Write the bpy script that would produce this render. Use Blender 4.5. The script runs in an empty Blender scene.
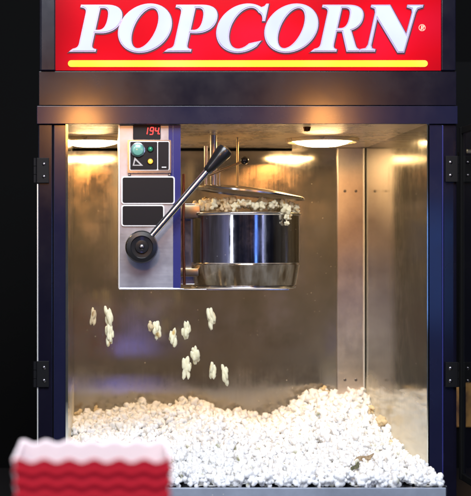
import bpy, bmesh, math, random
import numpy as np
from mathutils import Vector, Matrix, noise
random.seed(7); rng = np.random.default_rng(11)
R = math.radians
K = 0.0017           # metres per photo pixel on the machine's front plane
D = 2.4              # camera to front plane
CX, CZ = 100.0, 250.0
DEPTH = 0.563
scene = bpy.context.scene
col = scene.collection

def fx(p): return (p-CX)*K
def fz(p): return (CZ-p)*K
def W(px, py, y):    # a point measured in the photo, at depth y behind the front plane
    s = (D+y)/D
    return Vector(((px-CX)*K*s, y, (CZ-py)*K*s))

# ------------------------------------------------------------ materials
def mat(name, color=(.5,.5,.5), rough=.5, metal=0., emit=None, estr=0., coat=0., coat_rough=.05, spec=.5):
    m = bpy.data.materials.new(name); m.use_nodes = True
    b = m.node_tree.nodes['Principled BSDF']
    b.inputs['Base Color'].default_value = (*color, 1)
    b.inputs['Roughness'].default_value = rough
    b.inputs['Metallic'].default_value = metal
    b.inputs['Specular IOR Level'].default_value = spec
    b.inputs['Coat Weight'].default_value = coat
    b.inputs['Coat Roughness'].default_value = coat_rough
    if emit:
        b.inputs['Emission Color'].default_value = (*emit, 1)
        b.inputs['Emission Strength'].default_value = estr
    return m
def nodes(m): return m.node_tree.nodes, m.node_tree.links, m.node_tree.nodes['Principled BSDF']
def coords(m, scale=(1,1,1)):
    N, L, b = nodes(m)
    tc = N.new('ShaderNodeTexCoord'); mp = N.new('ShaderNodeMapping')
    mp.inputs['Scale'].default_value = scale
    L.new(tc.outputs['Object'], mp.inputs['Vector'])
    return mp.outputs['Vector']
def noise_tex(m, vec, scale, detail=4, rough=.6):
    N, L, b = nodes(m)
    n = N.new('ShaderNodeTexNoise'); n.inputs['Scale'].default_value = scale
    n.inputs['Detail'].default_value = detail; n.inputs['Roughness'].default_value = rough
    L.new(vec, n.inputs['Vector']); return n.outputs['Fac']
def ramp(m, fac, stops):
    N, L, b = nodes(m)
    r = N.new('ShaderNodeValToRGB'); e = r.color_ramp.elements
    while len(e) < len(stops): e.new(.5)
    for i, (p, c) in enumerate(stops):
        e[i].position = p; e[i].color = (*c, 1) if len(c) == 3 else c
    L.new(fac, r.inputs['Fac']); return r.outputs['Color']
def bump(m, h, strength, dist=.001):
    N, L, b = nodes(m)
    n = N.new('ShaderNodeBump'); n.inputs['Strength'].default_value = strength; n.inputs['Distance'].default_value = dist
    L.new(h, n.inputs['Height']); L.new(n.outputs['Normal'], b.inputs['Normal'])
def g(v): return (v, v, v)

def steel(name, color, rough_lo, rough_hi, brush=(60,60,2), coat=0., speck=True, metal=1.):
    m = mat(name, color, .3, metal, coat=coat, coat_rough=.03)
    N, L, b = nodes(m)
    n1 = noise_tex(m, coords(m, brush), 6, 5)            # brushing
    n2 = noise_tex(m, coords(m, (1,1,1)), 9, 6, .7)      # greasy smears
    mix = N.new('ShaderNodeMath'); mix.operation = 'MULTIPLY_ADD'; mix.inputs[1].default_value = .28
    L.new(n1, mix.inputs[0]); L.new(n2, mix.inputs[2])
    hf = N.new('ShaderNodeMath'); hf.operation = 'MULTIPLY'; hf.inputs[1].default_value = .78; L.new(mix.outputs[0], hf.inputs[0]); mix = hf
    L.new(ramp(m, mix.outputs[0], [(.36, g(rough_lo)), (.64, g(rough_hi))]), b.inputs['Roughness'])
    c = ramp(m, n2, [(.3, tuple(x*.8 for x in color)), (.7, tuple(min(1, x*1.15) for x in color))])
    if speck:                                             # popcorn dust and oil droplets
        v = N.new('ShaderNodeTexVoronoi'); v.inputs['Scale'].default_value = 75
        L.new(coords(m), v.inputs['Vector'])
        s = ramp(m, v.outputs['Distance'], [(.045, g(1.)), (.085, g(0.))])
        n3 = noise_tex(m, coords(m), 14, 3)
        gate = ramp(m, n3, [(.5, g(0.)), (.62, g(.8))])
        mu = N.new('ShaderNodeMath'); mu.operation = 'MULTIPLY'
        L.new(s, mu.inputs[0]); L.new(gate, mu.inputs[1])
        mx = N.new('ShaderNodeMix'); mx.data_type = 'RGBA'
        L.new(mu.outputs[0], mx.inputs['Factor']); L.new(c, mx.inputs['A'])
        mx.inputs['B'].default_value = (.75, .68, .55, 1); c = mx.outputs['Result']
        inv = N.new('ShaderNodeMath'); inv.operation = 'SUBTRACT'; inv.inputs[0].default_value = metal
        L.new(mu.outputs[0], inv.inputs[1]); inv.use_clamp = True
        L.new(inv.outputs[0], b.inputs['Metallic'])
    L.new(c, b.inputs['Base Color'])
    bump(m, n1, .03, .0005)
    return m

M = {}
M['wall'] = steel('smeared steel', (.37,.345,.31), .06, .18, brush=(50,50,1.5), coat=.0, metal=.74)
M['ceil'] = steel('ceiling steel', (.84,.68,.48), .22, .36, brush=(2,40,40), speck=False, metal=.45)
M['strip'] = steel('brushed strip', (.82,.73,.66), .29, .37, brush=(90,90,1.2), speck=True)
M['side'] = steel('dark side steel', (.24,.245,.215), .05, .17, brush=(20,20,3), metal=.85)
m = M['side']; N, L, b = nodes(m)      # pale heap reflection painted into the colour of the lower side walls
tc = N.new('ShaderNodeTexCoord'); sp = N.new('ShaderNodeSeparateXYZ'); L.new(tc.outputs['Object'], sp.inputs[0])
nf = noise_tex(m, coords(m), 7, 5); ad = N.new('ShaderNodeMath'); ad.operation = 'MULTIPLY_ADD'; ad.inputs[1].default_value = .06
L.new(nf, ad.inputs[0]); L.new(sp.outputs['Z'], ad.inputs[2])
heap_refl = ramp(m, ad.outputs[0], [(0, g(.8)), (1, g(0.))])
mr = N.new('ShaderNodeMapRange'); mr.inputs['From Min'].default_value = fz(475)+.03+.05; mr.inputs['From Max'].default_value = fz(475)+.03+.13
L.new(ad.outputs[0], mr.inputs['Value']); L.new(mr.outputs[0], heap_refl.node.inputs['Fac'])
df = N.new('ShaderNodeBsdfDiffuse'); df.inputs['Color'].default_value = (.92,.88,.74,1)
ms = N.new('ShaderNodeMixShader'); L.new(heap_refl, ms.inputs[0]); L.new(b.outputs[0], ms.inputs[1]); L.new(df.outputs[0], ms.inputs[2])
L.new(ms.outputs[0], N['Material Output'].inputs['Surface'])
M['deck'] = steel('deck steel', (.6,.6,.62), .15, .3, brush=(2,60,60), speck=False)
M['face'] = steel('control box steel', (.50,.51,.56), .28, .42, brush=(2,2,60), speck=False, metal=.75)
M['kettle'] = steel('kettle steel', (.60,.60,.66), .04, .20, brush=(45,45,1.2), speck=True)
M['band'] = steel('heater band steel', (.74,.66,.52), .08, .22, brush=(6,6,60), speck=True, metal=.8)
M['lipedge'] = steel('lip edge steel', (.42,.47,.56), .3, .45, brush=(3,60,60), speck=True, metal=.35)
M['lid'] = steel('lid steel', (.6,.58,.55), .14, .3, brush=(8,8,8), speck=False)
m = M['band']; N, L, b = nodes(m)      # mottled brown-to-pale patches on the heater band and upright streaks on the pot
sn = noise_tex(m, coords(m, (9,9,3)), 5, 5)
L.new(ramp(m, sn, [(.38, (.28,.20,.12)), (.5, (.55,.46,.33)), (.62, (.84,.76,.62))]), b.inputs['Base Color'])
m = M['kettle']; N, L, b = nodes(m)
sn = noise_tex(m, coords(m, (30,30,2.2)), 1.6, 5)
L.new(ramp(m, sn, [(.36, (.30,.27,.27)), (.52, (.56,.56,.62)), (.68, (.74,.74,.80))]), b.inputs['Base Color'])
M['chrome'] = mat('chrome', (.86,.86,.9), .2, 1.)
M['edge'] = mat('bright edge strip', (.9,.88,.82), .35, .6)
M['navy'] = mat('navy paint', (.009,.010,.032), .32, 0., spec=.3, coat=.4, coat_rough=.12)
M['navyd'] = mat('dark navy paint', (.005,.0045,.012), .34, 0., spec=.3, coat=.3, coat_rough=.14)
M['blue'] = mat('blue stripe paint', (.03,.032,.17), .3, 0., coat=.5, coat_rough=.2)
for k in ('navy', 'navyd', 'blue'):
    m = M[k]; n = noise_tex(m, coords(m, (1,1,1)), 12, 5)
    N, L, b = nodes(m); L.new(ramp(m, n, [(.3, g(.18)), (.7, g(.30))]), b.inputs['Roughness'])
    bump(m, noise_tex(m, coords(m), 260, 2), .05, .0004)
M['black'] = mat('black bakelite', (.012,.012,.013), .28, 0., coat=.3)
M['matte'] = mat('matte black', (.004,.004,.004), .8, spec=.1)
M['hinge'] = mat('hinge black', (.004,.004,.005), .55, 0., spec=.2)
M['screw'] = mat('screw steel', (.20,.19,.20), .32, 1.)
M['plate'] = mat('black label plate', (.006,.005,.007), .45, spec=.25)
M['white'] = mat('white border print', (.85,.85,.86), .5)
M['lamp'] = mat('warm lamp glass', (1,.8,.5), .4, emit=(1.,.64,.28), estr=52.)
M['digit'] = mat('red display digit', (.4,.02,.02), .4, emit=(1.,.06,.05), estr=1.8)
M['dotgreen'] = mat('green indicator', (.02,.22,.12), .2, emit=(.02,.35,.16), estr=.25, coat=.5)
M['dotamber'] = mat('amber lit indicator', (.9,.4,.05), .2, emit=(1.,.42,.04), estr=2.2, coat=.5)
M['button'] = mat('pale green push button', (.16,.42,.34), .25, coat=.6)
M['copper'] = mat('copper tube', (.34,.12,.05), .25, 1.)
M['brass'] = mat('brass bracket', (.38,.29,.17), .3, 1.)
M['rod'] = mat('dull rod steel', (.42,.40,.38), .3, 1.)

# lit red sign face: tubes behind it give slow changes of brightness along it
m = M['red'] = mat('lit red acrylic', (.25,.002,.006), .12, emit=(.9,.006,.018), estr=.74, coat=.0, spec=.25)
N, L, b = nodes(m)
n = noise_tex(m, coords(m, (1,1,1.6)), 4.5, 1)
cr = ramp(m, n, [(.3, (.48,.002,.008)), (.55, (.82,.004,.014)), (.72, (.95,.012,.05))])
tc = N.new('ShaderNodeTexCoord'); sp = N.new('ShaderNodeSeparateXYZ'); L.new(tc.outputs['Generated'], sp.inputs[0])
ends = ramp(m, sp.outputs['X'], [(.0, g(.30)), (.07, g(.95)), (.9, g(1.)), (1., g(.62))])      # the tubes stop short of the box ends
ml = N.new('ShaderNodeMix'); ml.data_type = 'RGBA'; ml.blend_type = 'MULTIPLY'; ml.inputs['Factor'].default_value = 1
L.new(cr, ml.inputs['A']); L.new(ends, ml.inputs['B']); L.new(ml.outputs['Result'], b.inputs['Emission Color'])
m = M['letter'] = mat('lit white acrylic', (.25,.27,.34), .12, emit=(.80,.86,1.), estr=.66)
N, L, b = nodes(m)
n = noise_tex(m, coords(m), 9, 2)
L.new(ramp(m, n, [(.3, (.62,.68,1.)), (.62, (.84,.93,1.))]), b.inputs['Emission Color'])
M['letteredge'] = mat('silver letter edge', (.35,.30,.45), .3, .3, emit=(.34,.27,.50), estr=.4)
M['lettershadow'] = mat('dark letter outline', (.03,.002,.012), .5, emit=(.10,.0,.02), estr=.2)
m = M['yellow'] = mat('lit yellow acrylic', (.4,.3,.03), .12, emit=(1.,.72,.06), estr=.9)
N, L, b = nodes(m)
n = noise_tex(m, coords(m, (1,1,1)), 5, 1)
L.new(ramp(m, n, [(.35, (.95,.66,.03)), (.62, (1.,.80,.26))]), b.inputs['Emission Color'])
M['mark'] = mat('pale trademark print', (.8,.4,.3), .4, emit=(.95,.38,.25), estr=.7)

# popcorn: white flesh, a yellowish hull spot carried by the 'hull' attribute
def popmat(name, lo, hi, hull):
    m = mat(name, hi, .62, spec=.25)
    N, L, b = nodes(m)
    a = N.new('ShaderNodeAttribute'); a.attribute_name = 'hull'
    n = noise_tex(m, coords(m), 160, 4)
    base = ramp(m, n, [(.3, lo), (.65, hi)])
    mx = N.new('ShaderNodeMix'); mx.data_type = 'RGBA'
    L.new(a.outputs['Fac'], mx.inputs['Factor']); L.new(base, mx.inputs['A']); mx.inputs['B'].default_value = (*hull, 1)
    L.new(mx.outputs['Result'], b.inputs['Base Color'])
    b.inputs['Subsurface Weight'].default_value = .6; b.inputs['Subsurface Radius'].default_value = (1.,.95,.85); b.inputs['Subsurface Scale'].default_value = .004
    bump(m, noise_tex(m, coords(m), 420, 4, .7), .5, .0012)
    return m
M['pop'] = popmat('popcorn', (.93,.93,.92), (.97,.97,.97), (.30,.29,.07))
M['poptan'] = popmat('tan popcorn', (.62,.42,.18), (.88,.76,.52), (.35,.18,.05))
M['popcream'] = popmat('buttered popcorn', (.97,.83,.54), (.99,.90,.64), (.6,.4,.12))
M['husk'] = mat('dry husk', (.42,.30,.17), .6)
M['huskgreen'] = mat('greenish unpopped husk', (.05,.05,.012), .5)
for k, c0, c1 in (('husk', (.16,.09,.04), (.50,.36,.20)), ('huskgreen', (.02,.025,.006), (.14,.13,.04))):
    m = M[k]; n = noise_tex(m, coords(m), 300, 4); N, L, b = nodes(m); L.new(ramp(m, n, [(.35, c0), (.65, c1)]), b.inputs['Base Color']); bump(m, n, .8, .002)

m = M['glass'] = bpy.data.materials.new('door glass'); m.use_nodes = True
N, L = m.node_tree.nodes, m.node_tree.links
N.remove(N['Principled BSDF'])
tr = N.new('ShaderNodeBsdfTransparent'); tr.inputs['Color'].default_value = (.86,.88,.86,1)
gl = N.new('ShaderNodeBsdfGlossy'); gl.inputs['Roughness'].default_value = .05
fr = N.new('ShaderNodeFresnel'); fr.inputs['IOR'].default_value = 1.5
mx = N.new('ShaderNodeMixShader')
ge = N.new('ShaderNodeNewGeometry'); nb = N.new('ShaderNodeMath'); nb.operation = 'SUBTRACT'; nb.inputs[0].default_value = 1
L.new(ge.outputs['Backfacing'], nb.inputs[1]); mb = N.new('ShaderNodeMath'); mb.operation = 'MULTIPLY'
L.new(fr.outputs[0], mb.inputs[0]); L.new(nb.outputs[0], mb.inputs[1]); L.new(mb.outputs[0], mx.inputs[0]); L.new(tr.outputs[0], mx.inputs[1]); L.new(gl.outputs[0], mx.inputs[2])
L.new(mx.outputs[0], N['Material Output'].inputs['Surface'])

# paper box: printed in two reds in wavy bands, white inside
m = M['boxred'] = mat('red printed card', (.5,.01,.03), .45)
N, L, b = nodes(m)
at = N.new('ShaderNodeAttribute'); at.attribute_name = 'band'
L.new(ramp(m, at.outputs['Fac'], [(.25, (.50,.007,.022)), (.75, (.76,.018,.036))]), b.inputs['Base Color'])
M['boxwhite'] = mat('white card inside', (.82,.70,.71), .6)
m = M['counter'] = mat('dark counter', (.025,.022,.022), .4)
bump(m, noise_tex(m, coords(m), 80, 3), .1)
m = M['backdrop'] = mat('dark wall', (.006,.006,.006), .8, spec=.1)
bump(m, noise_tex(m, coords(m), 30, 3), .1)

# ------------------------------------------------------------ mesh helpers
def link(name, me, material, parent=None):
    o = bpy.data.objects.new(name, me); col.objects.link(o)
    if material is not None: me.materials.append(material)
    if parent is not None: o.parent = parent
    return o
def empty(name, loc=(0,0,0), parent=None):
    o = bpy.data.objects.new(name, None); col.objects.link(o); o.location = loc
    o.empty_display_size = .05
    if parent is not None: o.parent = parent
    return o
def tag(o, label=None, cat=None, group=None, kind=None):
    if label: o['label'] = label
    if cat: o['category'] = cat
    if group: o['group'] = group
    if kind: o['kind'] = kind
    return o
def finish(bm, name, material, parent=None, smooth=False):
    bmesh.ops.recalc_face_normals(bm, faces=bm.faces)
    me = bpy.data.meshes.new(name); bm.to_mesh(me); bm.free()
    if smooth:
        for p in me.polygons: p.use_smooth = True
        try: me.set_sharp_from_angle(angle=R(38))
        except Exception: pass
    return link(name, me, material, parent)
def bx(bm, x0, x1, y0, y1, z0, z1, bev=.0):
    x0, x1 = min(x0,x1), max(x0,x1); z0, z1 = min(z0,z1), max(z0,z1); y0, y1 = min(y0,y1), max(y0,y1)
    t = bmesh.new()
    bmesh.ops.create_cube(t, size=1, matrix=Matrix.Translation(((x0+x1)/2,(y0+y1)/2,(z0+z1)/2)) @ Matrix.Diagonal((x1-x0,y1-y0,z1-z0,1)))
    if bev > 0:
        bmesh.ops.bevel(t, geom=list(t.edges), offset=min(bev, .45*min(x1-x0,y1-y0,z1-z0)), segments=2, profile=.6, affect='EDGES')
    tm = bpy.data.meshes.new('tmp'); t.to_mesh(tm); t.free(); bm.from_mesh(tm); bpy.data.meshes.remove(tm)
def box(name, material, parent, x0, x1, y0, y1, z0, z1, bev=.001):
    bm = bmesh.new(); bx(bm, x0, x1, y0, y1, z0, z1, bev)
    return finish(bm, name, material, parent)
def tube(bm, pts, rad, seg=20):
    pts = [Vector(p) for p in pts]
    rads = rad if isinstance(rad, (list, tuple)) else [rad]*len(pts)
    rings = []
    for i, p in enumerate(pts):
        t = (pts[min(i+1, len(pts)-1)]-pts[max(i-1, 0)]).normalized()
        up = Vector((0,1,0)) if abs(t.y) < .9 else Vector((1,0,0))
        a = t.cross(up).normalized(); b2 = t.cross(a)
        rings.append([bm.verts.new(p+(a*math.cos(j*2*math.pi/seg)+b2*math.sin(j*2*math.pi/seg))*rads[i]) for j in range(seg)])
    for i in range(len(rings)-1):
        for j in range(seg):
            bm.faces.new((rings[i][j], rings[i][(j+1)%seg], rings[i+1][(j+1)%seg], rings[i+1][j]))
    bm.faces.new(rings[0][::-1]); bm.faces.new(rings[-1])
def lathe(bm, prof, c, seg=72, axis='z', mtx=None):
    c = Vector(c); rings = []
    for r, h in prof:
        ring = []
        for j in range(seg):
            a = j*2*math.pi/seg
            v = Vector((r*math.cos(a), r*math.sin(a), h))
            if axis == 'y': v = Vector((v.x, -v.z, v.y))     # heights grow toward the viewer
            if mtx: v = mtx @ v
            ring.append(bm.verts.new(c+v))
        rings.append(ring)
    for i in range(len(rings)-1):
        for j in range(seg):
            bm.faces.new((rings[i][j], rings[i][(j+1)%seg], rings[i+1][(j+1)%seg], rings[i+1][j]))
    if prof[0][0] > 0: bm.faces.new(rings[0][::-1])
    if prof[-1][0] > 0: bm.faces.new(rings[-1])
    bmesh.ops.remove_doubles(bm, verts=list(bm.verts), dist=1e-7)
def outline(name, loops, y, extr, off, material, parent, dx=0., dz=0., res=1):
    """2-D outline (x,z pairs in metres) as an extruded plate facing -Y; off grows it."""
    cu = bpy.data.curves.new('tmpc', 'CURVE'); cu.dimensions = '2D'; cu.fill_mode = 'BOTH'
    cu.extrude = extr/2; cu.offset = off
    for lp in loops:
        sp = cu.splines.new('POLY'); sp.points.add(len(lp)-1); sp.use_cyclic_u = True
        for i, (x, z) in enumerate(lp): sp.points[i].co = (x, z, 0, 1)
    to = bpy.data.objects.new('tmpo', cu); col.objects.link(to)
    dg = bpy.context.evaluated_depsgraph_get(); dg.update()
    me = bpy.data.meshes.new_from_object(to.evaluated_get(dg))
    bpy.data.objects.remove(to); bpy.data.curves.remove(cu)
    me.materials.clear()
    me.transform(Matrix.Translation((dx, y, dz)) @ Matrix.Rotation(R(90), 4, 'X'))
    me.name = name
    return link(name, me, material, parent)

# ------------------------------------------------------------ machine
machine = empty('popcorn_machine', (fx(247), .28, fz(545)))
tag(machine, 'navy blue popcorn machine with lit red sign, steel interior and open glass door', 'popcorn machine')
machine_inv = Matrix.Translation(-machine.location)
class P: pass
XL, XR = fx(68), fx(427)          # opening
XOL, XOR = fx(37), fx(457)
ZT, ZD = fz(124), fz(475)         # ceiling, deck
ZB = fz(545)                      # foot of the machine
parts = []
def mp(o): parts.append(o); return o   # direct children, re-parented at the end

# walls
back = mp(box('back_wall', M['wall'], None, XL-.004, XR+.004, DEPTH, DEPTH+.006, ZD-.002, ZT+.004, 0))
z_trim = ZT-.006
box('strip_edge', M['edge'], back, fx(CX+(362.6-CX)/.81), fx(CX+(364-CX)/.81), DEPTH-.0095, DEPTH-.0072, ZD, ZT-.001, .0005)
t = box('trim', M['matte'], back, XL, fx(CX+(292-CX)/.81), DEPTH-.004, DEPTH-.0005, ZT-.0065, ZT-.0005, .0008)
box('corner_strip', M['strip'], back, fx(CX+(337-CX)/.81), fx(CX+(363.5-CX)/.81), DEPTH-.007, DEPTH-.001, ZD, ZT-.001, .001)
for q, zz in ((345, 191), (345, 380), (356, 191), (356, 380)):
    bm = bmesh.new(); c = W(q, zz, DEPTH-.008); lathe(bm, [(0,.0015), (.0022,.0012), (.003,0), (.003,-.001)], c, 14, 'y')
    finish(bm, 'screw', M['screw'], back, True)
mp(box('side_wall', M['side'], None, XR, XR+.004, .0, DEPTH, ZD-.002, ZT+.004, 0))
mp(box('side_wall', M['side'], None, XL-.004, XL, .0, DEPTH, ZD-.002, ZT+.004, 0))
ceiling = mp(box('ceiling', M['ceil'], None, XL-.004, XR+.004, .0005, DEPTH+.006, ZT, ZT+.004, 0))
mp(box('outer_shell', M['navyd'], None, XOL+.001, XL-.0045, .02, DEPTH+.03, ZB+.02, ZT+.02, .001))
mp(box('outer_shell', M['navyd'], None, XR+.0045, XOR-.001, .02, DEPTH+.03, ZB+.02, ZT+.02, .001))
mp(box('rear_shell', M['navyd'], None, XL-.004, XR+.004, DEPTH+.0065, DEPTH+.03, ZB+.02, ZT+.02, .001))
# deck and its front lip
deck = mp(box('deck', M['deck'], None, XL, XR, -.0, DEPTH, ZD-.006, ZD, 0))
lip_x1 = XR
box('lip', M['deck'], deck, XL, lip_x1, -.128, -.0005, ZD-.008, ZD-.001, .003)
box('lip_edge', M['lipedge'], deck, XL, lip_x1, -.1325, -.1285, ZD-.016, ZD+.0005, .0015)
box('side_rail', M['deck'], deck, lip_x1+.0002, lip_x1+.0025, -.13, -.0005, ZD-.016, ZD+.003, .001)
# base under the deck
base = mp(box('base', M['navyd'], None, XL+.001, XR-.001, .004, DEPTH, ZB, ZD-.0085, .002))
mp(box('plinth', M['matte'], None, XOL+.01, XOR-.01, .03, DEPTH+.02, ZB, ZB+.019, .002))
# posts with a seam groove
def post(x0, xs, x1, m0, m1):
    o = mp(box('post', m0, None, x0, xs-.0008, 0, .0195, ZB+.02, ZT-.0005, .0015))
    box('stile', m1, o, xs+.0008, x1, .0025, .0195, ZB+.02, ZT-.0005, .0015)
    box('seam', M['matte'], o, xs-.0007, xs+.0007, .006, .018, ZB+.02, ZT-.0005, 0)
    return o
pl = post(XOL+.0025, fx(53), XL-.0005, M['navyd'], M['navy'])
box('edge_trim', M['edge'], pl, XOL+.0000, XOL+.0022, -.0015, .018, fz(480), fz(184), .0006)
pr = post(XR+.0005, fx(443), XOR, M['navy'], M['navyd'])
box('bead', M['blue'], pr, fx(442), fx(443.2), -.0012, .0, ZB+.03, ZT-.002, .0005)
# fascia in two boards with a seam, sign box above
f1 = mp(box('fascia', M['navy'], None, XOL, XOR, -.004, .019, ZT, fz(106.2), .0006))
f2 = mp(box('fascia', M['navyd'], None, fx(39), fx(456), -.002, .019, fz(105.4), fz(71.5), .0006))
mp(box('roof', M['navyd'], None, fx(39), fx(456), .0195, DEPTH+.03, ZT+.0205, fz(72), .002))
sign = mp(box('sign', M['navyd'], None, fx(39.5), fx(455.5), .0, .17, fz(71.3), fz(-34), .003))
bm = bmesh.new()
for a in ((fx(41), fx(55.2), fz(70.8), fz(-33)), (fx(440.8), fx(455), fz(70.8), fz(-33)), ):
    bx(bm, a[0], a[1], -.006, -.0003, a[2], a[3], .0015)
bx(bm, fx(55.3), fx(440.7), -.006, -.0003, fz(-22), fz(-33), .0015)
finish(bm, 'bezel', M['navyd'], sign)
box('sign_face', M['red'], sign, fx(55.6), fx(440.4), -.0035, -.0005, fz(70.6), fz(-21.6), 0)
# ---- lettering
BASE = 52.0
SL = .22
def arc(cx, cy, a, b, t0, t1, n=28, sl=0.):
    o = []
    for i in range(n+1):
        t = R(t0+(t1-t0)*i/n)
        y = b*math.sin(t); o.append((cx+a*math.cos(t)+sl*y, cy+y))
    return o
def bez(p0, p1, p2, p3, n=12):
    o = []
    for i in range(1, n+1):
        t = i/n; s = 1-t
        o.append(tuple(s**3*p0[k]+3*s*s*t*p1[k]+3*s*t*t*p2[k]+t**3*p3[k] for k in (0,1)))
    return o
def glyphP():
    o = [(0,0),(26,0),(26,2.2)] + bez((26,2.2),(22,2.8),(21,4),(21,8),6) + [(21,18.6),(27,18.4)]
    o += bez((27,18.4),(38,18.4),(45,24),(45,32.5)) + bez((45,32.5),(45,42),(38,46.5),(27,46.5))
    o += [(1.5,46.5),(1.5,44.3)] + bez((1.5,44.3),(6.5,43.6),(8,42),(8,38),6) + [(8,8)] + bez((8,8),(8,4),(6,2.8),(0,2.2),6)[:-1]
    h = [(21,43.6),(24.5,43.6)] + bez((24.5,43.6),(29.5,43.4),(31,39),(31,32.5)) + bez((31,32.5),(31,26),(29.5,21.6),(24.5,21.4)) + [(21,21.4)]
    return [o, h]
def glyphO():
    return [arc(26.2,23.3,26.2,24.4,0,360,64)[:-1], arc(26.2,23.3,11.6,20.2,0,360,48,sl=.14)[:-1]]
def glyphC():
    o = arc(26,23.3,26,24.4,58,312,48)
    o += [(46.5,10.5)]
    o += arc(27.5,23.3,14.2,20.6,312,50,36,sl=.1)
    o += bez(o[-1], (42,38),(43.5,34),(43.8,30.5),6) + [(46.2,30.5),(46.2,47.5),(44,47.5)] + bez((44,47.5),(43,45),(42,44.6),(40.2,44.6),4)[:-1]
    return [o]
def glyphR():
    o = [(0,0),(25,0),(25,2.2)] + bez((25,2.2),(22,2.8),(21,4),(21,8),6) + [(21,20.2),(26.5,20.2)]
    o += [(35.5,0),(48.5,0),(48,2.2)] + bez((48,2.2),(45,2.8),(44,4),(42.5,7),5) + [(35.2,21.2)]
    o += bez((35.2,21.2),(41,23),(44.5,27),(44.5,33.5)) + bez((44.5,33.5),(44.5,42),(38,46.5),(27,46.5))
    o += [(1.5,46.5),(1.5,44.3)] + bez((1.5,44.3),(6.5,43.6),(8,42),(8,38),6) + [(8,8)] + bez((8,8),(8,4),(6,2.8),(0,2.2),6)[:-1]
    h = [(21,43.6),(24.5,43.6)] + bez((24.5,43.6),(29.5,43.4),(30.8,40),(30.8,33.5)) + bez((30.8,33.5),(30.8,27),(29,23.4),(24.5,23.2)) + [(21,23.2)]
    return [o, h]
def glyphN():
    return [[(0,0),(15.5,0),(15.5,2.2),(12,3.2),(10.6,6),(10.6,33),(38.5,-1),(44.8,-1),(47.6,39),(48.8,42.6),(53.5,44.2),(53.5,46.5),
             (38,46.5),(38,44.2),(43,42.6),(44.2,39),(43.2,17),(20.5,46.5),(2,46.5),(2,44.3),(6,42.8),(7.4,39),(7.4,7),(5.8,3.4),(0,2.2)]]
word = [('P', 69.5, glyphP), ('O', 113.5, glyphO), ('P', 164.5, glyphP), ('C', 211.5, glyphC), ('O', 259.5, glyphO), ('R', 310.5, glyphR), ('N', 358.5, glyphN)]
for ch, x0, fn in word:
    loops = [[(fx(x0+u+SL*v), fz(BASE-v)) for (u, v) in lp] for lp in fn()]
    outline('letter_outline', loops, -.0045, .0016, .0017, M['lettershadow'], sign, dx=.0008, dz=-.0010)
    outline('letter_edge', loops, -.0060, .0020, .0004, M['letteredge'], sign)
    lt = outline('letter', loops, -.0082, .0014, -.0019, M['letter'], sign)
    lt['label'] = 'white slanted serif letter ' + ch
def stadium(x0, x1, z0, z1, n=10):
    r = abs(z1-z0)/2; zc = (z0+z1)/2
    return [(x1-r+r*math.sin(t), zc+r*math.cos(t)) for t in [math.pi*i/n for i in range(n+1)]] + \
           [(x0+r-r*math.sin(t), zc-r*math.cos(t)) for t in [math.pi*i/n for i in range(n+1)]]
outline('underline', [stadium(fx(68), fx(427), fz(67.2), fz(60.6))], -.0048, .002, 0, M['yellow'], sign)
# tiny registered mark
rr = [[(fx(421.5)+.0058*math.cos(t), fz(28)+.0058*math.sin(t)) for t in [2*math.pi*i/24 for i in range(24)]],
      [(fx(421.5)+.0048*math.cos(t), fz(28)+.0048*math.sin(t)) for t in [2*math.pi*i/24 for i in range(24)]]]
outline('trademark_ring', rr, -.0042, .001, 0, M['mark'], sign)
sc = .0068/46
outline('trademark_letter', [[(fx(421.5)+(u+SL*v-26)*sc*.9, fz(28)+(v-23)*sc) for (u, v) in lp] for lp in glyphR()], -.0042, .001, .0001, M['mark'], sign)

# ceiling lamps
def ceiling_lamp(px):
    c = W(px, 139, .325); c.z = ZT
    e = mp(empty('ceiling_lamp', c))
    bm = bmesh.new(); lathe(bm, [(.058,-.0005), (.058,-.004), (.066,-.007), (.070,-.005), (.071,-.0005)], (0,0,0), 64)
    finish(bm, 'lamp_rim', M['ceil'], e, True)
    bm = bmesh.new(); lathe(bm, [(0,-.015), (.03,-.0135), (.048,-.009), (.0575,-.002)], (0,0,0), 64)
    finish(bm, 'lamp_glass', M['lamp'], e, True)
    return e
ceiling_lamp(322); ceiling_lamp(91)
# small bulb holder stud on the ceiling
bm = bmesh.new(); lathe(bm, [(.0,-.009), (.005,-.008), (.007,-.0005)], W(307, 128, .05)*1.0, 20)
o = finish(bm, 'ceiling_screw', M['copper'], ceiling, True); o.location.z = ZT - fz(128)*(D+.05)/D

# hinges
def hinge(xc, side, py0, py1, mat_leaf):
    """side -1: knuckle on the left of the leaf"""
    bm = bmesh.new(); w = .021
    xa, xb = (xc, xc+w) if side < 0 else (xc-w, xc)
    bx(bm, xa, xb, -.0045, -.0018, fz(py1), fz(py0), .0006)
    h = mp(finish(bm, 'hinge', mat_leaf, None))
    bm = bmesh.new(); xk = xc-.003 if side < 0 else xc+.003
    n = 3; H = fz(py0)-fz(py1)
    for i in range(n):
        z0 = fz(py1)+H*i/n
        tube(bm, [(xk,-.005,z0+.0005), (xk,-.005,z0+H/n-.0005)], .0036, 16)
    finish(bm, 'knuckle', mat_leaf, h, True)
    for q in (.25, .75):
        bm = bmesh.new(); lathe(bm, [(0,.0014), (.0022,.001), (.0032,0)], (xa+w*.6 if side < 0 else xa+w*.4, -.0047, fz(py1)+H*q), 16, 'y')
        finish(bm, 'screw', M['screw'], h, True)
hinge(XOL-.0005, -1, 158, 183, M['hinge']); hinge(XOL-.0005, -1, 361, 387, M['hinge'])
hinge(XOR+.0005, 1, 156, 182, M['hinge']); hinge(XOR+.0005, 1, 362, 387, M['hinge'])

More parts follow.
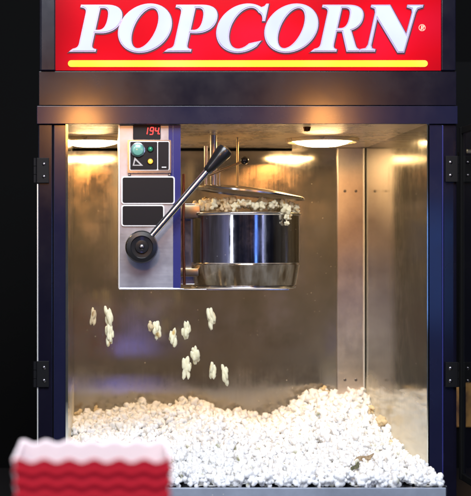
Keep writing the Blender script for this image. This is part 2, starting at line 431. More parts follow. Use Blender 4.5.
# doors, both swung open
def door(hx, ang, flip):
    """frame built from its hinge along local +X, then turned about the hinge"""
    Wd = .30; z0, z1 = fz(478), fz(128); fr_ = .012; th = .009
    e = mp(empty('door', (hx, -.012, 0))); e.rotation_euler = (0,0,ang)
    bm = bmesh.new()
    bx(bm, 0, fr_, -th/2, th/2, z0, z1, .0015); bx(bm, Wd-fr_, Wd, -th/2, th/2, z0, z1, .0015)
    bx(bm, fr_, Wd-fr_, -th/2+.001, th/2-.001, z0, z0+fr_, .0015); bx(bm, fr_, Wd-fr_, -th/2+.001, th/2-.001, z1-fr_, z1, .0015)
    finish(bm, 'door_frame', M['matte'], e)
    bm = bmesh.new(); bx(bm, fr_-.003, Wd-fr_+.003, -.002, .002, z0+fr_-.003, z1-fr_+.003, 0)
    finish(bm, 'glass_pane', M['glass'], e)
    bm = bmesh.new(); tube(bm, [(Wd-.012,-.008,-.05),(Wd-.012,-.035,-.05),(Wd-.012,-.035,.05),(Wd-.012,-.008,.05)], .004, 12)
    finish(bm, 'handle', M['chrome'], e, True)
    return e
door(XOR+.0045, R(-90), 1)

# ---- control box
cb_x0, cb_x1, cb_y0, cb_y1 = fx(119), fx(180.5), .012, .20
SB = (D+cb_y0)/D
def cx_(p): return (p-CX)*K*SB
def cz_(p): return (CZ-p)*K*SB
cbx = mp(box('control_box', M['face'], None, cx_(119), cx_(180.5), cb_y0, cb_y1, cz_(288.5), ZT-.0005, .0015))
yf = cb_y0
def plate(name, m, x0, x1, y0, y1, ya, yb, rad=1.5, par=cbx):
    pts = []
    for (cx2, cy2, a0) in ((x1-rad, y0+rad, 90), (x1-rad, y1-rad, 0), (x0+rad, y1-rad, -90), (x0+rad, y0+rad, 180)):
        for i in range(5):
            a = R(a0-90*i/4); pts.append((cx_(cx2+rad*math.cos(a)), cz_(cy2-rad*math.sin(a))))
    return outline(name, [pts], (ya+yb)/2, abs(yb-ya), 0, m, par)
box('blue_stripe', M['blue'], cbx, cx_(173), cx_(180.6), yf-.0016, yf-.0002, cz_(288), ZT-.0008, .0004)
box('blue_corner', M['blue'], cbx, cx_(168.5), cx_(172.8), yf-.0016, yf-.0002, cz_(177), ZT-.0008, .0004)
box('bottom_edge', M['chrome'], cbx, cx_(119), cx_(184), yf-.003, yf+.02, cz_(289.8), cz_(288.7), .0004)
box('front_edge', M['edge'], cbx, cx_(118.3), cx_(119.9), yf-.0024, yf-.0002, cz_(288.4), ZT-.0008, .0004)
for (x0, x1, y0, y1) in ((121.3, 174.7, 176.3, 204), (121.3, 164.3, 204.8, 226.3)):
    plate('plate_border', M['white'], x0, x1, y0, y1, yf-.0030, yf-.0018, 2.6)
    plate('label_plate', M['plate'], x0+1.3, x1-1.3, y0+1.3, y1-1.3, yf-.0040, yf-.0031, 1.8)
plate('switch_frame', M['chrome'], 127.5, 171, 140.2, 173.2, yf-.0060, yf-.0018, 1.)
plate('switch_plate', M['white'], 129.3, 169.4, 141.3, 170.7, yf-.0070, yf-.0061, 1.6)
plate('switch_plate', M['plate'], 130.2, 157, 142.2, 169.8, yf-.0080, yf-.0071, 1.)
plate('rocker_switch', M['plate'], 157.9, 168.5, 142.2, 169.8, yf-.0090, yf-.0071, 1.)
box('switch_mark', M['white'], cbx, cx_(161.5), cx_(166), yf-.0098, yf-.0091, cz_(168), cz_(167), 0)
for q in (129.5, 169.5):
    bm = bmesh.new(); lathe(bm, [(0,.0016), (.0018,.0013), (.0026,0)], (cx_(q), yf-.0019, cz_(175)), 14, 'y'); finish(bm, 'screw', M['screw'], cbx, True)
bm = bmesh.new(); lathe(bm, [(.0, .0005),(.0085,.0005),(.0112,.003),(.0125,.0025),(.013,0)], (cx_(137.6), yf-.0081, cz_(150.4)), 32, 'y'); finish(bm, 'button_ring', M['chrome'], cbx, True)
bm = bmesh.new(); lathe(bm, [(0,.0062),(.006,.0060),(.0088,.005),(.0095,.0008)], (cx_(137.6), yf-.0083, cz_(150.4)), 32, 'y'); finish(bm, 'push_button', M['button'], cbx, True)
for (q, z, mm, nm) in ((150.2, 149.4, 'dotgreen', 'green_indicator'), (150.2, 161.6, 'dotamber', 'amber_indicator')):
    bm = bmesh.new(); lathe(bm, [(.0, .0005),(.0036,.0005),(.0052,.002),(.006,0)], (cx_(q), yf-.0081, cz_(z)), 24, 'y'); finish(bm, 'indicator_ring', M['black'], cbx, True)
    bm = bmesh.new(); lathe(bm, [(0,.0035),(.002,.0032),(.0034,.002),(.004,.0006)], (cx_(q), yf-.0083, cz_(z)), 24, 'y'); finish(bm, nm, M[mm], cbx, True)
outline('warning_mark', [[(cx_(132.5), cz_(166)), (cx_(143), cz_(166)), (cx_(134.5), cz_(157.5))], [(cx_(134), cz_(165)), (cx_(140), cz_(165)), (cx_(135.3), cz_(160.5))]], yf-.0084, .0004, 0, mat('worn white print', (.45,.43,.42), .5), cbx)
plate('display', M['plate'], 133, 160.5, 124.6, 139.4, yf-.0034, yf-.0018, 1.)
def seg_digit(d, px, py, w, h):
    segs = {'1': 'bc', '9': 'abcdfg', '4': 'bcfg'}[d]
    S = {'a': ((0,1),(1,1)), 'b': ((1,1),(1,.5)), 'c': ((1,.5),(1,0)), 'd': ((0,0),(1,0)), 'e': ((0,.5),(0,0)), 'f': ((0,1),(0,.5)), 'g': ((0,.5),(1,.5))}
    bm = bmesh.new()
    for s in segs:
        (a, b2), (c, d2) = S[s]
        pa = (px+a*w+.16*b2*h, py-b2*h); pb = (px+c*w+.16*d2*h, py-d2*h)
        p0 = Vector((cx_(pa[0]), yf-.0040, cz_(pa[1]))); p1 = Vector((cx_(pb[0]), yf-.0040, cz_(pb[1])))
        dd = (p1-p0)*.06; tube(bm, [p0+dd, p1-dd], .00085, 6)
    finish(bm, 'display_digit', M['digit'], cbx)
seg_digit('1', 143.9, 134.6, 3, 7); seg_digit('9', 149.4, 134.6, 3.2, 7); seg_digit('4', 154.6, 134.6, 3.2, 7)
bm = bmesh.new(); tube(bm, [(cx_(159), yf-.004, cz_(134.6)), (cx_(159.4), yf-.004, cz_(133.4))], .0008, 6); finish(bm, 'display_point', M['digit'], cbx)

# ---- lever: hub disc, rod, grip
yh = yf-.028
hub = Vector((cx_(141), yh, cz_(247)))
lever = mp(empty('lever', hub))
bm = bmesh.new(); lathe(bm, [(.0105,-.030+.002), (.0105,0), (.024,.001), (.0272,.005), (.0276,.012), (.0255,.018), (.019,.0192), (.018,.0165), (.0115,.0160), (.0105,.0195), (.0,.0205)], (0,0,0), 64, 'y')
finish(bm, 'lever_hub', M['black'], lever, True)
bm = bmesh.new(); lathe(bm, [(0,.0225), (.0035,.022), (.005,.0208), (.005,.0195)], (0,0,0), 6, 'y'); finish(bm, 'hub_bolt', M['screw'], lever, True)
sL = (D+yh-.008)/D
end = Vector(((221-CX)*K*sL, yh-.008, (CZ-155)*K*sL))-hub
start = Vector((.012,-.008,.013))
bm = bmesh.new(); tube(bm, [start, start.lerp(end, .84)], .0058, 24); finish(bm, 'lever_rod', M['chrome'], lever, True)
g0 = start.lerp(end, .80); gd = (end-start).normalized()
bm = bmesh.new()
Lg = .050
tube(bm, [g0, g0+gd*.002, g0+gd*.010, g0+gd*Lg*.6, g0+gd*Lg*.88, g0+gd*Lg*1.0, g0+gd*Lg*1.06], [.0062,.0078,.0086,.0118,.0140,.0125,.0075], 28)
finish(bm, 'grip', M['black'], lever, True)

# ---- kettle
yk = .25; sk = (D+yk)/D
kc = Vector(((243.5-CX)*K*sk, yk, 0)); zr = (CZ-212.5)*K*sk; zb = (CZ-287)*K*sk
rk = 56*K*sk
kettle = mp(empty('kettle', kc))
bm = bmesh.new()
lathe(bm, [(0,zb+.004), (rk-.012,zb+.004), (rk-.014,zb), (rk-.0105,zb), (rk-.0095,zb+.004), (rk-.0045,zb+.041), (rk,zb+.046), (rk,zr-.006), (rk-.003,zr-.006), (rk-.003,zb+.05), (0,zb+.045)], (0,0,0), 128)
finish(bm, 'kettle_body', M['kettle'], kettle, True)
bm = bmesh.new()
lathe(bm, [(rk-.010,zb+.0035), (rk-.0065,zb+.005), (rk-.0004,zb+.042), (rk-.0060,zb+.0435)], (0,0,0), 128)
finish(bm, 'heater_band', M['band'], kettle, True)
bm = bmesh.new()
pr_ = [(rk-.0005+.0032*math.cos(a), zr-.004+.0032*math.sin(a)) for a in [2*math.pi*i/12 for i in range(13)]]
lathe(bm, pr_, (0,0,0), 128); finish(bm, 'kettle_rim', M['chrome'], kettle, True)
bm = bmesh.new()
pr_ = [(rk-.0095+.0022*math.cos(a), zb+.0005+.0022*math.sin(a)) for a in [2*math.pi*i/12 for i in range(13)]]
lathe(bm, pr_, (0,0,0), 128); finish(bm, 'base_ring', M['chrome'], kettle, True)
# lid, tilted down to the right
tilt = Matrix.Rotation(R(6.5), 3, 'Y')
lc = Vector((.006, 0, (CZ-192)*K*sk))
bm = bmesh.new()
lathe(bm, [(0,.010), (.03,.009), (.07,.0055), (rk+.001,.0010), (rk+.004,-.0008), (rk+.004,-.0038), (rk+.001,-.0042), (rk-.001,-.0012), (.07,.0035), (.0,.0075)], lc, 128, mtx=tilt)
finish(bm, 'lid', M['lid'], kettle, True)
def KP(px, py, dy=0.):      # local point of the kettle group
    return W(px, py, yk+dy)-kc
bm = bmesh.new(); tube(bm, [KP(213.5,122,-.02), KP(213.5,188,-.02)], .0068, 24); finish(bm, 'shaft', M['rod'], kettle, True)
bm = bmesh.new()
tube(bm, [KP(213.5,120,-.02), KP(213.5,128,-.02), KP(213.5,130.5,-.02), KP(213.5,134,-.02)], [.0085,.0085,.0105,.0068], 24); finish(bm, 'shaft_collar', M['black'], kettle, True)
bm = bmesh.new()
tube(bm, [KP(204,134,-.0), KP(224,134,-.0)], .0022, 10); tube(bm, [KP(197,131,-.0), KP(228,129.5,-.0)], .0016, 10); finish(bm, 'ceiling_bracket', M['copper'], kettle, True)
bm = bmesh.new(); tube(bm, [KP(206,146,-.03), KP(206,188,-.03)], .0036, 16); finish(bm, 'rod', M['rod'], kettle, True)
bm = bmesh.new(); tube(bm, [KP(237.5,121,.03), KP(237.5,187,.03)], .0022, 12); finish(bm, 'rod', M['brass'], kettle, True)
for q in (216.5, 219.5):
    bm = bmesh.new(); tube(bm, [KP(q,169,-.06), KP(q,186,-.06)], .0013, 10); finish(bm, 'rod', M['rod'], kettle, True)
bm = bmesh.new(); tube(bm, [KP(209,175,-.07), KP(218,171.5,-.07), KP(243,161.5,-.07)], .0024, 12); finish(bm, 'lid_lifter', M['brass'], kettle, True)
bm = bmesh.new(); c = KP(244.5,160.5,-.07)
lathe(bm, [(.0078*math.sin(a), .0078*math.cos(a)) for a in [math.pi*i/12 for i in range(13)]], c, 24); finish(bm, 'lifter_knob', M['black'], kettle, True)
# arm that carries the kettle from the control box, copper tube
bm = bmesh.new(); bx(bm, W(180,0,yk-.06).x-kc.x, -.085, -.055, -.035, KP(0,219).z, KP(0,206).z, .002); finish(bm, 'hanger', M['brass'], kettle, True)
bm = bmesh.new(); bx(bm, W(180,0,yk-.06).x-kc.x, -.088, -.055, -.035, KP(0,276).z, KP(0,268).z, .002); finish(bm, 'hanger', M['brass'], kettle, True)
bm = bmesh.new(); bx(bm, W(180,0,yk-.06).x-kc.x, W(197,0,yk-.03).x-kc.x, -.030, -.024, KP(0,284).z, KP(0,204).z, .001); finish(bm, 'mount_plate', M['lid'], kettle)
bm = bmesh.new(); tube(bm, [KP(183.6,174,-.06), KP(183.6,248,-.06), KP(184.5,285,-.06)], .0026, 12); finish(bm, 'heater_tube', M['copper'], kettle, True)
bm = bmesh.new(); bx(bm, W(181,0,yk).x-kc.x, .078, -.06, .06, zb-.0045, zb-.0022, .0006); finish(bm, 'support_rail', M['chrome'], kettle, True)

bpy.context.view_layer.update()
for o in parts:
    o.parent = machine; o.location = Vector(o.location)-machine.location

# ------------------------------------------------------------ popcorn
def ico(sub):
    bm = bmesh.new(); bmesh.ops.create_icosphere(bm, subdivisions=sub, radius=1)
    v = np.array([x.co[:] for x in bm.verts]); f = np.array([[q.index for q in x.verts] for x in bm.faces]); bm.free()
    v /= np.linalg.norm(v, axis=1, keepdims=True); return v, f
def kernel(seed, sub, stretch=1.):
    r = np.random.default_rng(seed); d, f = ico(sub)
    n = r.integers(5, 10)
    dirs = r.normal(size=(n, 3)); dirs /= np.linalg.norm(dirs, axis=1, keepdims=True)
    for _ in range(12):     # spread the lobes
        for i in range(n):
            dv = dirs[i]-dirs; w = 1/(np.sum(dv*dv, axis=1)+.08); w[i] = 0
            dirs[i] += .08*(dv*w[:, None]).sum(0)/n*3; dirs[i] /= np.linalg.norm(dirs[i])
    cd = r.uniform(.45, .74, n); cr = r.uniform(.28, .44, n)
    rad = np.full(len(d), .46 if stretch > 1 else .36)
    for i in range(n):
        c = dirs[i]*cd[i]; b = d@c; q = b*b-c@c+cr[i]**2
        t = np.where(q > 0, b+np.sqrt(np.maximum(q, 0)), 0); rad = np.maximum(rad, t)
    for i, x in enumerate(d):
        if stretch > 1: rad[i] = rad[i]*.85+.14
        rad[i] *= 1+.10*noise.noise(Vector(x*3.3)+Vector((seed, 0, 0)))+.10*noise.noise(Vector(x*7)+Vector((0, seed, 0)))
    v = d*rad[:, None]; v[:, 2] *= stretch
    hd = r.normal(size=3); hd /= np.linalg.norm(hd)
    hull = np.clip((d@hd-.80)*9, 0, 1)*np.clip(1.5-rad*1.1, 0, 1)
    return v, f, hull
def np_mesh(name, V, F, H, smooth=True):
    me = bpy.data.meshes.new(name)
    me.vertices.add(len(V)); me.vertices.foreach_set('co', V.astype(np.float32).ravel())
    me.loops.add(F.size); me.loops.foreach_set('vertex_index', F.astype(np.int32).ravel())
    me.polygons.add(len(F)); me.polygons.foreach_set('loop_start', np.arange(0, F.size, F.shape[1], dtype=np.int32))
    me.polygons.foreach_set('use_smooth', np.full(len(F), smooth))
    me.update(calc_edges=True)
    if H is not None:
        a = me.attributes.new('hull', 'FLOAT', 'POINT'); a.data.foreach_set('value', H.astype(np.float32))
    return me
def rotm(r):
    q = r.normal(size=4); q /= np.linalg.norm(q); w, x, y, z = q
    return np.array([[1-2*(y*y+z*z),2*(x*y-z*w),2*(x*z+y*w)],[2*(x*y+z*w),1-2*(x*x+z*z),2*(y*z-x*w)],[2*(x*z-y*w),2*(y*z+x*w),1-2*(x*x+y*y)]])

PB = [63,100,131,162,223,260,297,322,347,371,408,427]
HB = [17,26,31,35,37,25,18,30,42,50,52,50]
def heap_h(x, y):
    p = x/K+CX; hb = np.interp(p, PB, HB)
    t = np.clip(y/DEPTH, 0, 1)
    wall = np.clip((p-372)/55, 0, 1)
    e = .75+1.35*wall**1.2
    h0 = np.interp(p, [68,150,250,330,400,427], [13,11,9,11,10,6])
    h = hb*t**e+h0*(1-t)
    lip = np.clip(-y/.128, 0, 1)
    h = h*(1-.30*lip)
    h = h+2.6*np.sin(p*.09+1)*np.cos(y*23)+1.8*np.sin(p*.21+y*40)+1.2*np.sin(p*.37-y*31)
    return np.maximum(h, 3.5)*K+ZD
# under-surface that fills the heap
nx, ny = 90, 90
gx = np.linspace(XL+.002, XR-.002, nx); gy = np.linspace(-.120, DEPTH-.002, ny)
GX, GY = np.meshgrid(gx, gy); GZ = np.maximum(heap_h(GX, GY)-.010, ZD+.0006)
V = [np.stack([GX.ravel(), GY.ravel(), GZ.ravel()], 1)]
idx = np.arange(nx*ny).reshape(ny, nx)
Fq = np.stack([idx[:-1,:-1], idx[:-1,1:], idx[1:,1:], idx[1:,:-1]], -1).reshape(-1, 4)
F = [np.concatenate([Fq[:, [0,1,2]], Fq[:, [0,2,3]]])]
H = [np.full(nx*ny, .12)]
vo = nx*ny
protos = [kernel(100+i, 3) for i in range(10)]
protos_lo = [kernel(100+i, 2) for i in range(10)]
def scatter(step, lift, rmin, rmax, keep=1.):
    global vo
    y = -.119
    while y < DEPTH-.004:
        x = XL+.007
        while x < XR-.005:
            if rng.random() < keep:
                xx = x+rng.uniform(-.45,.45)*step; yy = y+rng.uniform(-.45,.45)*step
                xx = min(max(xx, XL+.007), XR-.007); yy = min(max(yy, -.119), DEPTH-.007)
                r = rng.uniform(rmin, rmax)
                v, f, h = (protos if yy < .30 else protos_lo)[rng.integers(10)]
                vv = (v*r*rng.uniform(.85, 1.15, 3))@rotm(rng).T
                z = float(heap_h(np.array(xx), np.array(yy)))+lift+rng.uniform(-.003,.002)
                z = max(z, ZD+r*.7)
                V.append(vv+np.array([xx, yy, z])); F.append(f+vo); vo += len(v)
                H.append(h*rng.uniform(.35, 1.0) if rng.random() < .30 else h*.05)
            x += step
        y += step
scatter(.0130, -.005, .0090, .0130)
scatter(.0170, .003, .0070, .0140, .65)
me = np_mesh('popcorn_heap', np.concatenate(V), np.concatenate(F), np.concatenate(H))
heap = link('popcorn_heap', me, M['pop'])
tag(heap, 'deep heap of white popped popcorn covering the steel deck inside the machine', 'popcorn', kind='stuff')

kmesh = {}
def loose(px, py, y, r, m, label, group, stretch=1., seed=None, name='popcorn_kernel', z=None, upright=False):
    seed = seed if seed is not None else random.randint(0, 9)
    key = (seed, stretch, m)
    if key not in kmesh:
        v, f, h = kernel(300+seed, 4 if stretch > 1 else 3, stretch); me = np_mesh('popcorn_kernel', v, f, h); me.materials.append(M[m]); kmesh[key] = me
    o = bpy.data.objects.new(name, kmesh[key]); col.objects.link(o)
    o.location = W(px, py, y)
    if z is not None: o.location.z = z
    if upright: o.rotation_euler = (random.uniform(-.2,.2), random.uniform(-.18,.18), random.uniform(0,6))
    else: o.rotation_euler = (random.uniform(0,6), random.uniform(0,6), random.uniform(0,6))
    o.scale = (r, r, r)
    if upright: o.scale = (r*.82, r*.82, r*1.18)
    tag(o, label, 'popcorn kernel', group); return o
FG = 'popcorn kernels falling from the kettle'
fall = [
 (93,317,.0075,1.9,'poptan','small dim tan kernel falling at the far left of the falling group'),
 (109,317,.0085,1.9,'popcream','tall pale kernel falling below the control box, upper of the stacked pair at left'),
 (109.5,335,.0082,1.8,'popcream','pale kernel falling just under the tallest one at left'),
 (150.5,327,.0055,1.4,'poptan','small dim kernel tucked left of the leftmost middle falling kernel'),
 (156.5,330,.0095,1.3,'popcream','plump pale kernel falling, leftmost of the middle row of four'),
 (173,337,.0088,1.6,'popcream','leaning pale kernel falling, second from left in the middle row'),
 (186,330,.0080,1.6,'popcream','narrow upright pale kernel falling, third from left in the middle row'),
 (211,318,.0086,1.7,'popcream','highest pale kernel of the falling group, right of the middle row'),
 (195.5,355,.0090,1.4,'popcream','pale kernel falling, upper right one of the touching pair in the centre'),
 (187,367,.0095,1.6,'popcream','pale kernel falling, lower left one of the touching pair in the centre'),
 (212,371,.0086,1.6,'popcream','pale kernel falling near the heap, left of the lowest pair'),
 (225,374.5,.0090,1.6,'popcream','lowest and rightmost pale kernel of the falling group'),
]
for i, (px, py, r, st, mm, lb) in enumerate(fall):
    loose(px, py, .03, r*1.25, mm, lb, FG, stretch=st, seed=i % 10, upright=True)
KG = 'popcorn kernels crowding out of the kettle'
for i in range(44):
    a = math.pi+math.pi*(i+.5)/44+random.uniform(-.06,.06); rr2 = (rk-.012) - (.022 if i % 2 else 0)
    x = kc.x+rr2*math.cos(a); y = yk+rr2*math.sin(a)
    left = i < 22  # most left kernels take the tan material, shade put into their colour
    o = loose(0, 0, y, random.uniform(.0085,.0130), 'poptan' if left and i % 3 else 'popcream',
          'kernel under the lid on the shaded left side of the kettle rim' if left else 'pale kernel bulging between the lid and the right side of the kettle rim',
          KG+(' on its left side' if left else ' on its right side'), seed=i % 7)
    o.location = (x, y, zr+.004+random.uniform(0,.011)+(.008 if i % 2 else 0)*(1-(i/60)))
for (px, py, r, lb) in ((287,209,.0110,'pale kernel resting on the right front of the kettle rim, top of the hanging clump'),
                        (288,217,.0085,'pale kernel hanging over the right front of the kettle rim, middle of the clump'),
                        (287,223,.0060,'small kernel at the bottom tip of the clump hanging from the kettle rim'),
                        (297,209,.0080,'kernel at the far right edge of the kettle rim under the lid'),
                        (240,203,.0100,'round pale kernel at the middle of the kettle rim, below the lid')):
    loose(px, py, yk-.088 if px < 290 else yk-.045, r, 'popcream', lb, 'kernels spilling over the front of the kettle rim')
CG = 'toasted kernels along the edges of the heap'
for (px, py, y, r, lb) in ((79,413,.50,.010,'toasted golden kernel on the heap at its far left end, upper one'),
                           (72,424,.42,.010,'toasted golden kernel on the heap at its far left edge, lower one'),
                           (96,409,.54,.008,'small toasted kernel on the left crest, right of the golden pair'),
                           (312,395,.54,.010,'tan kernel on the right slope of the crest, lower of two'),
                           (324,391,.54,.011,'tan kernel on the right slope of the crest, upper of two'),
                           (371,409,.40,.010,'tan kernel at the right wall, topmost of the edge kernels'),
                           (382,421,.31,.012,'large toasted kernel at the right wall, middle of the edge kernels'),
                           (391,445,.20,.009,'toasted kernel at the right wall, lowest of the edge kernels')):
    loose(px, py, y, r, 'poptan', lb, CG)
def surface_y(px, py, gap):
    y = -.13
    while y < DEPTH-.01:
        p = W(px, py, y)
        if p.z < float(heap_h(np.array(p.x), np.array(y)))+gap: return y
        y += .002
    return DEPTH-.01
# dry husk flakes
def flake(px, py, y, L_, Wd, ang, m, label):
    bm = bmesh.new(); n = 10; up, lo = [], []
    for s, lst in ((1, up), (-1, lo)):
        for i in range(n+1):
            t = i/n; w = Wd*math.sin(math.pi*min(max(t, .04), .96))**.8
            x = (t-.5)*L_; zz = .25*Wd*math.sin(t*7)
            lst.append([bm.verts.new((x, 0-.003*math.cos(3*t), zz+s*w/2)), bm.verts.new((x, .0016-.003*math.cos(3*t), zz+s*w/2))])
    for i in range(n):
        bm.faces.new((up[i][0],up[i+1][0],lo[i+1][0],lo[i][0])); bm.faces.new((up[i][1],lo[i][1],lo[i+1][1],up[i+1][1]))
        bm.faces.new((up[i][0],up[i][1],up[i+1][1],up[i+1][0])); bm.faces.new((lo[i][0],lo[i+1][0],lo[i+1][1],lo[i][1]))
    for i in (0, n): bm.faces.new((up[i][0],lo[i][0],lo[i][1],up[i][1]))
    o = finish(bm, 'husk_flake', m, None, True); o.location = W(px, py, y); o.rotation_euler = (R(-25), R(ang), 0)
    tag(o, label, 'husk', 'dry husk flakes on the heap')
flake(364, 458, surface_y(364,458,.010), .038, .009, -22, M['husk'], 'long tan husk flake lying on the heap near the right wall')
flake(355, 467, surface_y(355,467,.010), .020, .008, -55, M['huskgreen'], 'short dark greenish husk flake just below the long tan one')

# ------------------------------------------------------------ red paper box in the foreground
def paper_box():
    yb = -1.25; s = (D+yb)/D
    x0 = (13-CX)*K*s; x1 = (172-CX)*K*s; zt = (CZ-460.5)*K*s
    dep = .115; Hh = .19; w = x1-x0; xm = (x0+x1)/2
    root = empty('popcorn_box', (xm, yb+dep/2, zt-Hh))
    tag(root, 'open red paper popcorn box with wavy bands and rim, blurred in the foreground', 'popcorn box')
    per = 25*K*s; amp = .0016
    def panel(name, ax, length, ox, oy, nxd, inner, lean):
        """a wall: u along it, v up; outer side pressed into wavy ribs"""
        nu, nv = 96, 70
        Vv, band = [], []
        for side in (0, 1):
            for j in range(nv+1):
                for i in range(nu+1):
                    u = i/nu*length; v = j/nv
                    wv = amp*math.sin(2*math.pi*u/per)
                    z = v*Hh+wv*(1 if side == 0 or True else 0)
                    taper = .86+.14*v
                    du = (u-length/2)*taper
                    ph = (v*Hh)/.0105*2*math.pi
                    rib = .0007*math.sin(ph)
                    d = lean*(v-1)
                    off = (rib if side == 0 else .0012)
                    nrm = Vector(nxd)
                    p = Vector(ax)*du+Vector((ox, oy, 0))+nrm*(-d*0-(1-v)*lean)+(nrm*(off) if side == 0 else nrm*(-off)); p.z = z
                    Vv.append(p[:]); band.append(.5+.5*math.sin(ph))
        S = (nu+1)*(nv+1); Fv = []
        for side in (0, 1):
            for j in range(nv):
                for i in range(nu):
                    a = side*S+j*(nu+1)+i; q = (a, a+1, a+nu+2, a+nu+1); Fv.append(q if side == 0 else q[::-1])
        for i in range(nu):
            a = nv*(nu+1)+i; Fv.append((a, a+1, a+1+S, a+S)); a = i; Fv.append((a+S, a+1+S, a+1, a))
        for j in range(nv):
            a = j*(nu+1); Fv.append((a, a+nu+1, a+nu+1+S, a+S)); a += nu; Fv.append((a+S, a+nu+1+S, a+nu+1, a))
        me = bpy.data.meshes.new(name); me.from_pydata(Vv, [], Fv)
        at = me.attributes.new('band', 'FLOAT', 'POINT'); at.data.foreach_set('value', band)
        me.materials.append(M['boxred']); me.materials.append(M['boxwhite'])
        for k, p in enumerate(me.polygons):
            p.use_smooth = k < 2*nu*nv
            p.material_index = 0 if k < nu*nv else 1
        return link(name, me, None, root)
    panel('front_panel', (1,0,0), w, 0, -dep/2, (0,-1,0), 0, .007)
    panel('back_panel', (-1,0,0), w, 0, dep/2, (0,1,0), 0, .007)
    panel('side_panel', (0,-1,0), dep, -w/2, 0, (-1,0,0), 0, .010)
    panel('side_panel', (0,1,0), dep, w/2, 0, (1,0,0), 0, .010)
    bm = bmesh.new(); bx(bm, -w*.42, w*.42, -dep*.41, dep*.41, .0008, .002, 0); finish(bm, 'bottom', M['boxwhite'], root)
    return root, zt-Hh, yb
pbox, zc, yb = paper_box()

# ------------------------------------------------------------ setting
o = box('service_counter', M['counter'], None, -.9, 1.3, yb-.15, yb+.30, zc-.04, zc, .004); tag(o, kind='structure')
o = box('counter', M['counter'], None, -1.2, 1.8, -.32, .85, ZB-.04, ZB, .004); tag(o, kind='structure')
o = box('background_wall', M['backdrop'], None, -2.5, 3.2, 1.6, 1.65, -1.2, 1.6, 0); tag(o, kind='structure')
o = box('floor', M['backdrop'], None, -2.5, 3.2, -3., 1.65, -1.25, -1.2, 0); tag(o, kind='structure')

# added cabinet: its glowing panel stands in for gold light past the right post
m = M['amber'] = mat('amber glow stand-in', (.1,.05,.02), .4, emit=(1.,.55,.16), estr=.2)
N, L, b = nodes(m)
L.new(ramp(m, noise_tex(m, coords(m, (9,9,5)), 3, 4), [(.38, (.10,.04,.01)), (.58, (1.,.52,.13))]), b.inputs['Emission Color'])
yc = .85; cab = empty('standin_cabinet', W(500, 545, yc)); tag(cab, 'added dark cabinet with glowing stand-in panel behind the right post, blurred', 'cabinet')
def cabbox(name, m, x0, x1, y0, y1, d0, d1, bev=.002):
    a = W(x0, y1, yc); c = W(x1, y0, yc)
    o = box(name, m, cab, a.x, c.x, yc+d0, yc+d1, a.z, c.z, bev); o.location = -cab.location; return o
cabbox('cabinet_body', M['backdrop'], 454, 560, 60, 600, .03, .30)
cabbox('standin_glow_panel', M['amber'], 457, 500, 384, 428, .018, .0295)
cabbox('shelf', M['brass'], 461, 550, 151, 155, -.05, .0295)
cabbox('rail', M['screw'], 462.6, 463.8, 250, 384, .02, .0295)

# ------------------------------------------------------------ light
wd = bpy.data.worlds.new('World'); scene.world = wd; wd.use_nodes = True
wd.node_tree.nodes['Background'].inputs['Color'].default_value = (.05,.055,.10,1)
wd.node_tree.nodes['Background'].inputs['Strength'].default_value = .28
def area(name, loc, target, size, power, color, sy=None):
    l = bpy.data.lights.new(name, 'AREA'); l.energy = power; l.color = color; l.size = size
    if sy: l.shape = 'RECTANGLE'; l.size_y = sy
    o = bpy.data.objects.new(name, l); col.objects.link(o); o.location = loc
    d = Vector(target)-Vector(loc); o.rotation_euler = d.to_track_quat('-Z', 'Y').to_euler(); return o
# cool hall light from high in front, falls through the opening on the heap
area('hall_light', (.15,-1.5,1.28), (.25,.2,-.35), 1.1, 60, (.87,.92,1.))
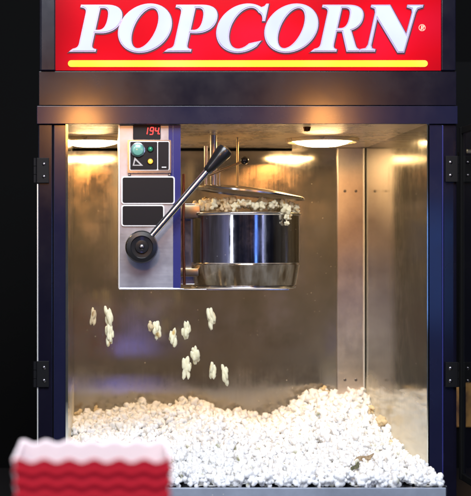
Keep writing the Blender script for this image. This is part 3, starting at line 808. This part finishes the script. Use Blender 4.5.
# added warm spots on the fascia, standing in for bloom around the ceiling lamps
def mirror_bloom_spot(px, py, y, e, r):
    P0 = Vector((fx(px), -.004, fz(py))); C = Vector((0,-D,0)); d = P0-C; d.y = -d.y; d.normalize()
    L0 = P0+d*(abs(y)/abs(d.y))
    l = bpy.data.lights.new('bloom_spot', 'SPOT'); l.energy = e; l.color = (1,.40,.09); l.shadow_soft_size = r; l.spot_size = R(40); l.spot_blend = 1
    o = bpy.data.objects.new('bloom_spot', l); col.objects.link(o); o.location = L0
    o.rotation_euler = (P0-L0).to_track_quat('-Z', 'Y').to_euler()
mirror_bloom_spot(84, 122, 1.1, 6.5, .04); mirror_bloom_spot(322, 122, 1.1, 6.5, .04)
# unseen blue lights added to give reflections in the back wall and right post
def mirror_area(px, py, plane_y, dist, sx, sy, power, colr):
    P0 = W(px, py, plane_y); C = Vector((0,-D,0)); d = P0-C; d.y = -d.y
    L0 = P0+d*(dist/abs(d.y)); area('added_blue_light', L0, P0, sx, power, colr, sy)
mirror_area(126, 364.5, DEPTH, 4.2, .26, .15, .8, (.25,.25,1.))
mirror_area(436, 265, 0, 2.0, .12, .36, 1.1, (.12,.3,1.))
# unseen lights added for upright streaks in the kettle, last one a fill
area('streak_fill_light', (-1.5,-2.9,.5), (.2,.2,-.1), .24, 9, (.80,.85,1.), 1.4)
area('streak_fill_light', (2.2,-2.6,.4), (.2,.2,-.1), .10, 6, (.55,.6,1.), 1.4)
area('streak_fill_light', (-.75,-1.9,.9), (0,.2,-.1), .35, 6, (1.,.93,.86), .5)  # added soft fill from the front left

# ------------------------------------------------------------ camera
cam = bpy.data.cameras.new('Camera'); co = bpy.data.objects.new('Camera', cam); col.objects.link(co)
co.location = (0,-D,0); co.rotation_euler = (R(90),0,0)
cam.sensor_fit = 'HORIZONTAL'; cam.sensor_width = 36; cam.lens = 36*D/(471*K)
cam.shift_x = (235.5-CX)/471; cam.shift_y = (CZ-248)/471
cam.clip_start = .05; cam.clip_end = 50
cam.dof.use_dof = True; cam.dof.focus_distance = D+.10; cam.dof.aperture_fstop = 7.5
scene.camera = co
scene.view_settings.view_transform = 'Standard'; scene.view_settings.look = 'None'
scene.view_settings.exposure = 0; scene.view_settings.gamma = 1
scene.render.engine = 'CYCLES'
scene.cycles.max_bounces = 8; scene.cycles.diffuse_bounces = 5; scene.cycles.glossy_bounces = 5
